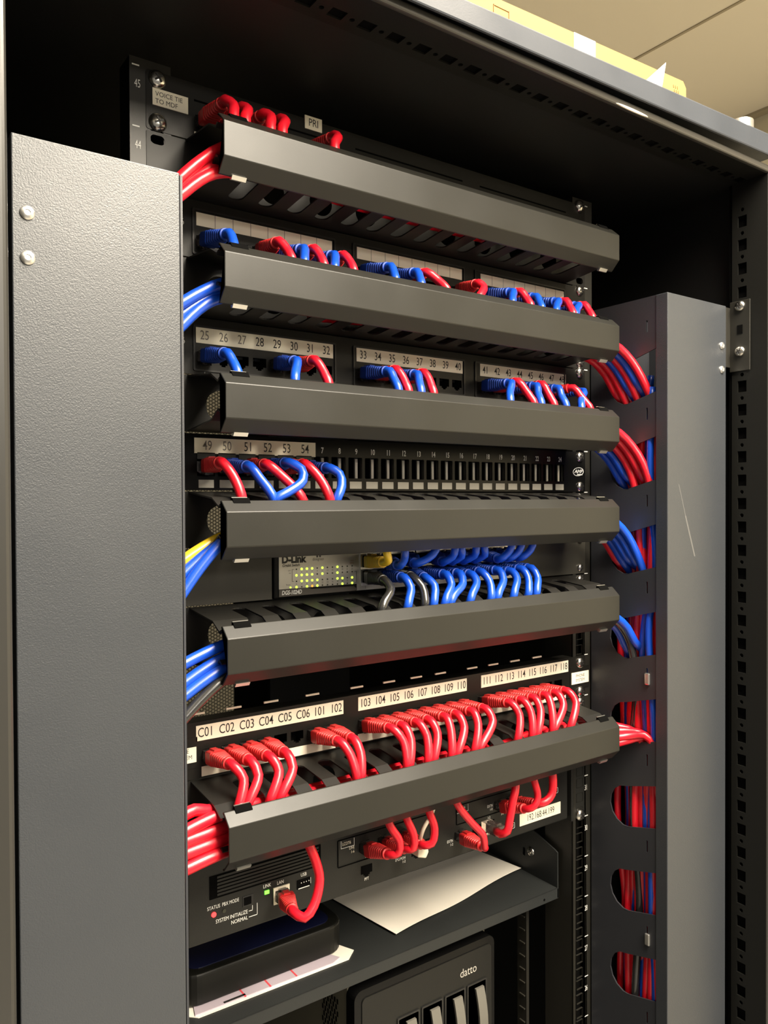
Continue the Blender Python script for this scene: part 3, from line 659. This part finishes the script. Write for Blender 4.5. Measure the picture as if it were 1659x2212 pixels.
for i, (px, bx, ex, c) in enumerate(A):
    drop(px, z0+13, bx, z0+10+(1.5 if c == RD else 0), ex, 41, c, '%s patch cable, %s cord from the left on the blank-labelled panel' % (c, ORD[i]), g, mid=[(bx*.55+ex*.45+1.5, -47, z0+4+(1 if c == RD else 0))] if i != 9 else [(52, -46, z0+7), (44, -52, z0-1)])
# 39
z0 = 38*U; g = 'patch cables on the panel numbered 49 to 54'
drop(AX[0], z0+19, -200.5, z0+20, -191.8, 37, RD, 'red patch cable plugged in below the number '+words(49), g, mid=[(-196, -50, z0+10)])
drop(AX[1], z0+19, -179, z0+17.8, -166, 37, BL, 'blue patch cable plugged in below the number '+words(50), g, mid=[(-174, -48, z0+9)])
drop(AX[2], z0+19, -164.2, z0+19.5, -141.9, 37, RD, 'red patch cable plugged in below the number '+words(51), g, mid=[(-155, -47, z0+11)])
drop(AX[3], z0+19, -146.5, z0+21, -166.2, 37, BL, 'blue looping patch cable plugged in below the number '+words(52), g, mid=[(-139.5, -50, z0+16), (-141.5, -55, z0+7), (-156, -57, z0-2)])
drop(AX[4], z0+19, -131.3, z0+20.5, -117.8, 37, RD, 'red patch cable plugged in below the number '+words(53), g, mid=[(-124, -50, z0+10)])
drop(AX[5], z0+19, -110, z0+18, -111.9, 37, BL, 'blue patch cable plugged in below the number '+words(54), g, mid=[(-104, -48, z0+13), (-106, -54, z0+3)])
# 45
z0 = 44*U; g = 'red patch cables on the voice tie panel'
for i, (px, bx, ex) in enumerate([(-197, -196.7, -196.6), (-181.4, -183.1, -187.2), (-165.8, -165.8, -167.2), (-150.2, -151.4, -157.3), (-103.4, -103.7, -111.8)]):
    lb = ('red patch cable, %s of four looping over the topmost cover' % ['leftmost', 'second from left', 'third from left', 'rightmost'][i]) if i < 4 else 'red patch cable standing alone right of the PRI label'
    drop(px, z0+15, bx, z0+15+(1.0 if i == 0 else 0), ex, 43, RD, lb, g, mid=[((bx+5+ex)*.5+1, -48.5, z0+11), (ex+1, -54, z0+3)], r=4.0)
# switch, lower row then upper row
z0 = 36*U; g = 'patch cables in the lower row of the gigabit switch'
B = [(-54.3, -69.2, BK), (-35.6, -42.9, BL), (-25.2, -24.9, BK), (-10.5, -15.3, BL), (10.5, -2.8, BL), (26.1, 3.6, BL), (40.6, 26.2, BL), (53, 50.9, BL), (73.5, 58.8, BL), (90, 79.1, BL), (103.2, 98, BL), (116.3, 108.7, BL)]
for i, (bx, ex, c) in enumerate(B):
    px = SX[i]; bz = z0+14+(1 if i % 3 else -.5)
    drop(px, z0+14, bx, bz, ex, 35, c, '%s patch cable in the lower switch row, %s plug from the left' % (c, ORD[i]), g, mid=[(bx*.75+ex*.25+3, -49, z0+7), (ex*.85+bx*.15+1.5, -54.5, z0-2)])
g = 'patch cables in the upper row of the gigabit switch'
Bh = [(0, -54.2, -62.5, YE), (1, -39, -43.8, BL), (3, -20, -10.8, BL), (5, 11.1, 11.1, BL), (6, 22.3, 18.5, BL), (7, 35.8, 35.7, BL), (8, 49.5, 45.4, BL), (9, 77.9, 79.7, BL), (10, 90.4, 92.2, BL), (11, 105.4, 107.2, BL)]
for j, (i, bx, ex, c) in enumerate(Bh):
    px = SX[i]; bz = z0+(27 if c != YE else 28); tip = (bx, -37, bz+(1 if c == YE else -1)); d = (Vector(tip)-Vector((px, -8, z0+27.5))).normalized(); e = Vector((px, -8, z0+27.5))+d*29
    cord(px, z0+27.5, tip, [(e.x*.6+ex*.4+2, -46, z0+31), (ex+2, -51, z0+38), (ex+3, -50, z0+47), (ex+6, -42, z0+58)], c, '%s patch cable in the upper switch row, %s plug from the left' % (c, ORD[j]), g, up_=True)
# telephone exchange cords (go up into the lowest manager)
z0 = 30*U; g = 'cords plugged into the telephone exchange'
def riser(px, pz, tip, pts, colr, label, r=3.4): return cord(px, pz, tip, pts, colr, label, g, up_=True, r=r, y0=-.5)
riser(-133.4, z0+22.5, (-143, -38, z0+27.5), [(-139, -50, z0+26), (-131, -50, z0+33), (-124, -47, z0+50), (-126, -45, z0+64), (-132, -42, z0+82), (-134, -36, z0+100)], RD, 'red patch cable curling up from the LAN socket', 3.8)
riser(-50, z0+41, (-51.2, -38, z0+48), [(-47, -47, z0+51), (-47.5, -49, z0+62), (-55, -46, z0+76), (-58, -40, z0+96)], RD, 'leftmost red patch cable rising from the exchange line ports')
riser(-30, z0+41, (-33.4, -38, z0+48), [(-31, -47, z0+51), (-31.5, -48, z0+62), (-37, -45, z0+78), (-40, -40, z0+96)], RD, 'second red patch cable rising from the exchange line ports')
riser(-10, z0+41, (-15.2, -38, z0+47), [(-11, -47, z0+50), (-8, -47, z0+62), (-12.5, -45, z0+78), (-14, -40, z0+96)], RD, 'third red patch cable rising from the exchange line ports')
t = thing('telephone_cable', (8, 0, z0+21.5), 'cream telephone cable with a blocky plug below EPG/MOH', 'telephone cable')
MB().prism([(-16, z0+34), (-7, z0+31), (-4, z0+36), (-6, z0+46), (-15, z0+46)], 1, -34, -22, 'cream').build('plug', t, bevel=1)
MB().tube([(-10, -28, z0+44), (-15, -36, z0+52), (-16, -42, z0+63), (-8, -45, z0+78), (-6, -40, z0+96)], 1.8, 'cream').build('jacket', t, True, None)
riser(60, z0+24, (55.5, -38, z0+27), [(51, -46, z0+31), (48, -48, z0+42), (34.3, -46, z0+58), (19.5, -45, z0+77), (14, -40, z0+96)], RD, 'red patch cable rising leftwards from the EXTN 1-2 port')
t = thing('patch_cable', (100, 0, z0+28), 'red patch cable with a clear bare plug right of centre', 'patch cable', g)
inst('plug', PLUG, t, (86, -20, z0+31), scale=(1, 1.1, 1))
MB().tube([(84, -28, z0+31), (78.5, -38, z0+33), (80, -46, z0+38), (82.5, -46, z0+46), (87, -46, z0+64), (92, -45, z0+77), (94, -40, z0+96)], 3.8, 'red').build('jacket', t, True, None)
riser(112, z0+42, (111, -38, z0+49.5), [(115, -47, z0+54), (119.5, -47, z0+62), (117, -45, z0+77), (115, -40, z0+96)], RD, 'thin red patch cable above the address label, plug at left')
riser(128, z0+42, (127, -38, z0+51), [(133, -45, z0+54), (140, -46, z0+60), (142.5, -45, z0+77), (143, -40, z0+96)], RD, 'thick red patch cable curving up above the address label', 4.0)

# ------------------------------------------------------------------ bundles leaving the managers sideways
def run(pts, colr, label, group, r=3.7):
    o = MB().tube([Vector(p) for p in pts], r, colr, step=7).build('network_cable', None, True, None)
    return tag(o, label, 'network cable', group)
def left_run(u, y, xe, ze, zl, colr, which, r=4.1):
    """out of the left end of manager u at (xe, ze), passing x=-234 at height zl, then down inside the left duct"""
    k = (ze-zl)/(xe+234)
    pts = [(70, y+18, min(max(ze-3, u*U+14), u*U+24)), (-120, y+12, min(max(ze-3, u*U+15), u*U+26)), (xe+24, y+5, min(ze+k*9, u*U+31)), (xe, y, min(ze, u*U+34)), ((xe-234)/2, y-1, (ze+zl)/2+k*2.0), (-234, y-2, zl), (-256, y-4, zl-k*29), (-278, y, zl-k*60-20), (-292, y, zl-190)]
    nm = {43: 'topmost manager', 41: 'second manager', 37: 'manager above the silver switch', 35: 'manager below the silver switch', 32: 'lowest manager'}[u]
    return run(pts, colr, '%s cable leaving the left end of the %s, %s' % (colr, nm, which), 'cables leaving the managers on the left', r)
for y, xe, ze, zl, w in ((-50, -202, 1934, 1905, 'upper strand'), (-46, -203, 1927.5, 1901, 'second strand'), (-48, -205, 1921, 1896, 'third strand'), (-54, -210, 1912.5, 1893, 'lower strand')): left_run(43, y, xe, ze, zl, 'red', w)
for y, xe, ze, zl, w in ((-52, -203, 1837, 1818.5, 'upper strand'), (-48, -207, 1829.5, 1810.5, 'middle strand'), (-50, -211, 1823.5, 1803.5, 'lower strand')): left_run(41, y, xe, ze, zl, 'blue', w)
left_run(37, -44, -201, 1655.5, 1638.4, 'yellow', 'only strand')
left_run(37, -54, -203, 1655, 1622, 'blue', 'front strand'); left_run(37, -48, -203, 1652, 1630.5, 'blue', 'rear strand')
for y, xe, ze, zl, c, w in ((-48, -202, 1577.5, 1567.5, 'blue', 'upper strand'), (-50, -202, 1569.5, 1555, 'blue', 'middle strand'), (-54, -203, 1563, 1548, 'blue', 'lower strand'), (-56, -205, 1555.5, 1535, 'black', 'only strand')): left_run(35, y, xe, ze, zl, c, w)
for y, xe, ze, zl, w in ((-40, -214, 1461, 1457.6, 'topmost strand'), (-47, -212, 1453.5, 1449.5, 'second strand from top'), (-48, -206, 1444.5, 1442.6, 'third strand from top'), (-50, -206, 1437, 1435, 'fourth strand from top'), (-54, -206, 1430, 1426.4, 'lowest strand')): left_run(32, y, xe, ze, zl, 'red', w, 4.6)

def right_run(u, y, dz, k, yin, xin, colr, which, r=4.1):
    """from inside manager u out at the right end, into duct opening k and down the duct"""
    z0 = u*U; zb_ = 1614.7+88.9*k
    yb = yin; slope = (yb+90)*-.27
    zi = zb_+slope+7
    pts = [(-110, max(-42, y+10), z0+13+dz*.4), (60, max(-44, y+12), z0+17-dz*.3), (185, y+3, z0+19+dz), (213, y, z0+15+dz), ]+[(213+38*sin(a), y+(yin-y)*(1-cos(a)), (z0+15+dz)+(zi-2-(z0+15+dz))*(1-cos(a))) for a in (.45, .9, 1.3)]+[(xin-3, yin, zi-12), (xin, yin-1, zi-34)]
    z = zi-90
    while z > 880:
        ww = random.uniform(-4, 4); pts.append((xin+random.uniform(-2, 3), max(-84, min(-18, yin+ww)), z)); z -= 88
    nm = {41: 'second manager', 39: 'third manager', 37: 'manager above the silver switch', 35: 'manager below the switch', 32: 'lowest manager'}[u]
    return run(pts, colr, '%s cable leaving right end of the %s, %s' % (colr, nm, which), 'cables leaving the managers on the right', r)
X1, X2, X3, X4 = 257, 265, 273, 281
for y, dz, yin, xin, c, w in ((-22, -6, -38, X2, RD, 'leftmost strand'), (-28, -4, -46, X1, RD, 'second strand from left'), (-34, -2, -54, X2, BL, 'third strand from left'), (-40, 0, -60, X1, RD, 'fourth strand from left'), (-46, 2, -66, X2, BL, 'fifth strand from left'), (-54, 4, -74, X1, RD, 'rightmost strand')):
    right_run(41, y, dz, 2, yin, xin+4, c, w)
for y, dz, yin, xin, c, w in ((-24, -8, -42, X2, BL, 'leftmost strand'), (-32, -6, -50, X3, BL, 'second strand from left'), (-40, -2, -58, X1, RD, 'third strand from left'), (-48, 2, -67, X2, RD, 'fourth strand from left'), (-54, 6, -76, X1, RD, 'rightmost strand')):
    right_run(39, y, dz, 1, yin, xin, c, w)
for y, dz, yin, xin, c, w in ((-22, -8, -40, X3, RD, 'leftmost strand'), (-28, -7, -46, X2, BL, 'second strand from left'), (-35, -5, -53, X3, BL, 'third strand from left'), (-42, -1, -59, X2, BL, 'fourth strand from left'), (-50, 3, -66, X1, BL, 'rightmost strand')):
    right_run(37, y, dz, 0, yin, xin+3, c, w)
for y, dz, yin, xin, c, w in ((-40, -12, -48, X2, BL, 'left strand'), (-46, -9, -56, X1, BK, 'middle strand'), (-52, -8, -62, X3, BL, 'right strand')):
    right_run(35, y, dz, -1, yin, xin, c, w)
for y, dz, yin, xin, c, w in ((-26, 10, -58, X2, RD, 'topmost strand'), (-36, 8, -68, X1, RD, 'second strand'), (-44, 3, -76, X2, RD, 'third strand'), (-50, -3, -80, X1, RD, 'fourth strand'), (-50, -10, -72, X3, RD, 'lowest strand')):
    right_run(32, y, dz, -2, yin, xin, c, w)
# cords that only run up and down inside the duct
vr = [(-34, 262, RD), (-43, 270, RD), (-50, 263, RD), (-60, 262, BL), (-68, 268, BL), (-78, 257, BL), (-84, 262, BL), (-86, 264, RD), (-38, 284, BL), (-56, 288, RD), (-72, 290, RD)]
for i, (y, x, c) in enumerate(vr):
    pts = []; z = 1810-(i % 4)*14
    while z > 880: pts.append((x+random.uniform(-4, 3), max(-88, min(-20, y+random.uniform(-4, 4))), z)); z -= 62
    tag(MB().tube(pts, 3.7, c, step=9).build('network_cable', None, True, None), '%s cable hanging upright inside the right-hand duct' % c, 'network cable', '%s cables hanging upright inside the right duct' % c)

# ------------------------------------------------------------------ shelf and what lies on it
ZS = 1253.5
sh = thing('rack_shelf', (0, 17, ZS), 'dark grey metal shelf under the telephone exchange', 'shelf')
MB().box(-219, 219, 17, 420, ZS-1.5, ZS, 'shelf').box(-219, 219, 17, 18.5, ZS-12, ZS, 'shelf').build('tray', sh, bevel=.8, seg=2)
for s in (-1, 1):
    plate(MB(), [[(17, ZS-11), (17, ZS+39), (21, ZS+41), (80, ZS+60), (420, ZS+60), (420, ZS-11)], rect(66, 70, ZS+18, ZS+27, 1)], 1.5, X0(217.5 if s > 0 else -219), 'shelf').build('side_wall', sh)
o = inst('screw', SCREW, sh, (217.4, 57, ZS+26), rot=(0, 0, -pi/2))
MB().cyl((196, 16.6, ZS-7), 1, 1.3, .8, 'void', 10).build('lip_hole', sh)
# loose sheet
def sheet_paper(name, corners, z, lift, nu, nv, m, label, cat, thick=.25):
    a, b, c, d = [Vector((*p, 0)) for p in corners]; vs = []; fs = []
    for layer in (0, 1):
        for i in range(nu+1):
            for j in range(nv+1):
                u_, v_ = i/nu, j/nv; p = a*(1-u_)*(1-v_)+b*u_*(1-v_)+c*u_*v_+d*(1-u_)*v_
                vs.append((p.x, p.y, z+lift(u_, v_)+layer*thick))
    n = (nu+1)*(nv+1)
    for i in range(nu):
        for j in range(nv):
            q = i*(nv+1)+j; fs += [(q, q+1, q+nv+2, q+nv+1), (n+q, n+q+nv+1, n+q+nv+2, n+q+1)]
    for i in range(nu): q = i*(nv+1); fs += [(q, q+nv+1, n+q+nv+1, n+q), (q+nv, n+q+nv, n+q+2*nv+1, q+2*nv+1)]
    for j in range(nv): q = j; fs += [(q, n+q, n+q+1, q+1)]; q = nu*(nv+1)+j; fs += [(q, q+1, n+q+1, n+q)]
    return tag(MB().add(vs, fs, m).build(name, None, True, 40), label, cat)
sheet_paper('paper_sheet', [(15, 42), (214, 70), (173, 360), (-26, 332)], ZS+.5, lambda u_, v_: 1.6*(1-v_)*(1+sin(u_*9+.6))*.8+1.2*u_, 24, 10, 'paper', 'blank sheet of paper lying on the shelf in front of the exchange', 'paper')
tb = thing('desk_modem', (-116, 120, ZS), 'flat black rounded box on the shelf below the STATUS light', 'electronic device')
MB().prism(rect(-200, -38, 49, 230, 18, 6), 2, ZS+2, ZS+29, 'dev').build('casing', tb, bevel=2.5, seg=3)
MB().prism(rect(-190, -48, 58, 220, 12, 5), 2, ZS+28.6, ZS+29.6, 'bluesheen').build('top_plate', tb)  # blue reflection put into the colour of the black top
br = thing('brochure', (-120, 45, ZS), 'white and lilac folded brochure with red lines under the black box', 'brochure')
MB().prism([(-222, 70), (-190, 38), (-44, 36), (-32, 46), (-60, 110), (-200, 110)], 2, ZS+.2, ZS+.8, 'paper').build('back_page', br)
MB().prism([(-192, 41), (-60, 38), (-50, 42), (-60, 60), (-186, 62)], 2, ZS+.8, ZS+2.0, 'lilac').build('folded_page', br)
for x in (-148, -124, -98): MB().box(x, x+1.6, 39, 60, ZS+2.0, ZS+2.15, 'rline').build('red_line', br)
MB().box(-166, -146, 41.2, 43.6, ZS+2.0, ZS+2.15, 'ink').build('print_line', br)

# notched strip hanging behind the right front rail
mb = MB().box(196, 200, 44, 58, 900, 1236, 'rail')
for k in range(22): mb.box(194.5, 196.2, 46, 54, 904+k*14.8, 905+k*14.8, 'ear')
mb.build('slide_strip', cabt)

# backup appliance below
ap = thing('backup_appliance', (35, 200, 900), 'black tower appliance with drive bays and datto lettering below the shelf', 'computer')
yf = 30; x0, x1, zt = -42, 134, 1224
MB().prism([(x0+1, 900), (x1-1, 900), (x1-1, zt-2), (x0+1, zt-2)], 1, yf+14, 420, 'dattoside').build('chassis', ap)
plate(MB(), [rect(x0, x1, 900, zt, 9, 6)], 14, lambda a, b, d: (a, yf+7+d, b), 'gloss').build('bezel', ap, bevel=1.6, seg=3)
plate(MB(), [rect(x0+8, x1-5, 905, zt-8, 5, 5)], 1.2, lambda a, b, d: (a, yf-.4+d, b), 'datto').build('front_panel', ap)
mb = MB(); text(mb, 'datto', 97, yf-1.3, 1197.5, 9.0, 'lett', sx=.86, align='CENTER'); mb.build('lettering', ap)
for i in range(4):
    xa = 6+i*29.5; zz = 1183
    plate(MB(), [rect(xa, xa+27, 920, zz, 1.5), rect(xa+1.6, xa+25.4, 922, zz-1.6, 1)], 1.4, Y0(yf-1.6), 'block').build('bay_frame', ap)
    MB().box(xa+1.6, xa+25.4, yf-1, yf-.5, 922, zz-1.6, 'datto').build('bay_door', ap)
    R = []
    for k in range(9):
        z = zz-5-k*9; y = yf-3-9*sin(pi*(k+1)/10); R.append([(xa+9, y, z), (xa+20, y, z), (xa+20, y+2.5, z), (xa+9, y+2.5, z)])
    MB().loft(R, 'handle').build('bay_handle', ap, True)
mb = MB()
for i in range(6):
    for j in range(9): mb.box(x0+.5, x0+1.5, 60+i*5+(j % 2)*2.5, 62+i*5+(j % 2)*2.5, 1150+j*6, 1154.5+j*6, 'void')
mb.build('side_vents', ap)

# ------------------------------------------------------------------ on the roof
bx = thing('cardboard_box', (60, 0, 2048), 'long yellow cardboard box lying on top of the cabinet', 'box')
sl2 = 10.3/297
def zr(x): return 2092+(x+18)*sl2
MB().prism([(-260, 2037), (279, 2051), (279, zr(279)-6), (274, zr(274)), (-260, zr(-260))], 1, -100, 180, 'card').build('carton', bx)
MB().prism([(111, 2052), (140, 2052), (140, zr(140)+.1), (111, zr(111)+.1)], 1, -100.6, -99.9, 'sticker').build('white_label', bx)
pm = MB()
for x in (229, 236.5):
    z = zr(x)-14; pm.box(x-.7, x+.7, -100.5, -100, z-9, z+1, 'cardp'); pm.prism([(x-2.4, z+1), (x+2.4, z+1), (x, z+6)], 1, -100.5, -100, 'cardp')
for k in range(6): x = 258+(k % 3)*3.2+(k//3)*1.2; z = zr(x)-9-(k//3)*4.2; pm.box(x-.5, x+.5, -100.5, -100, z-1.2, z+1.2, 'cardp')
pm.cyl((261, -100.5, zr(261)-26), 1, 9, .5, 'cardp', 20); pm.box(14, 32, -100.5, -100, zr(20)-7, zr(20)-6.4, 'cardp').box(14, 14.6, -100.5, -100, zr(20)-13, zr(20)-6.4, 'cardp').box(31.4, 32, -100.5, -100, zr(20)-13, zr(20)-6.4, 'cardp')
pm.build('carton_print', bx)
tag(MB().prism([(160, 2047), (209, 2089), (199, 2049)], 1, -126, -125.5, 'paper').build('paper_scrap'), 'pointed white paper scrap standing at the front of the roof', 'paper')
tag(MB().cyl((353, -115, 2051.5), 2, 12.5, 25, 'zinc', 24).cyl((353, -115, 2076.5), 2, 8, 2, 'zinc', 20).build('roof_bolt', None, True), 'round metal bolt cap on the right corner of the cabinet roof', 'bolt')
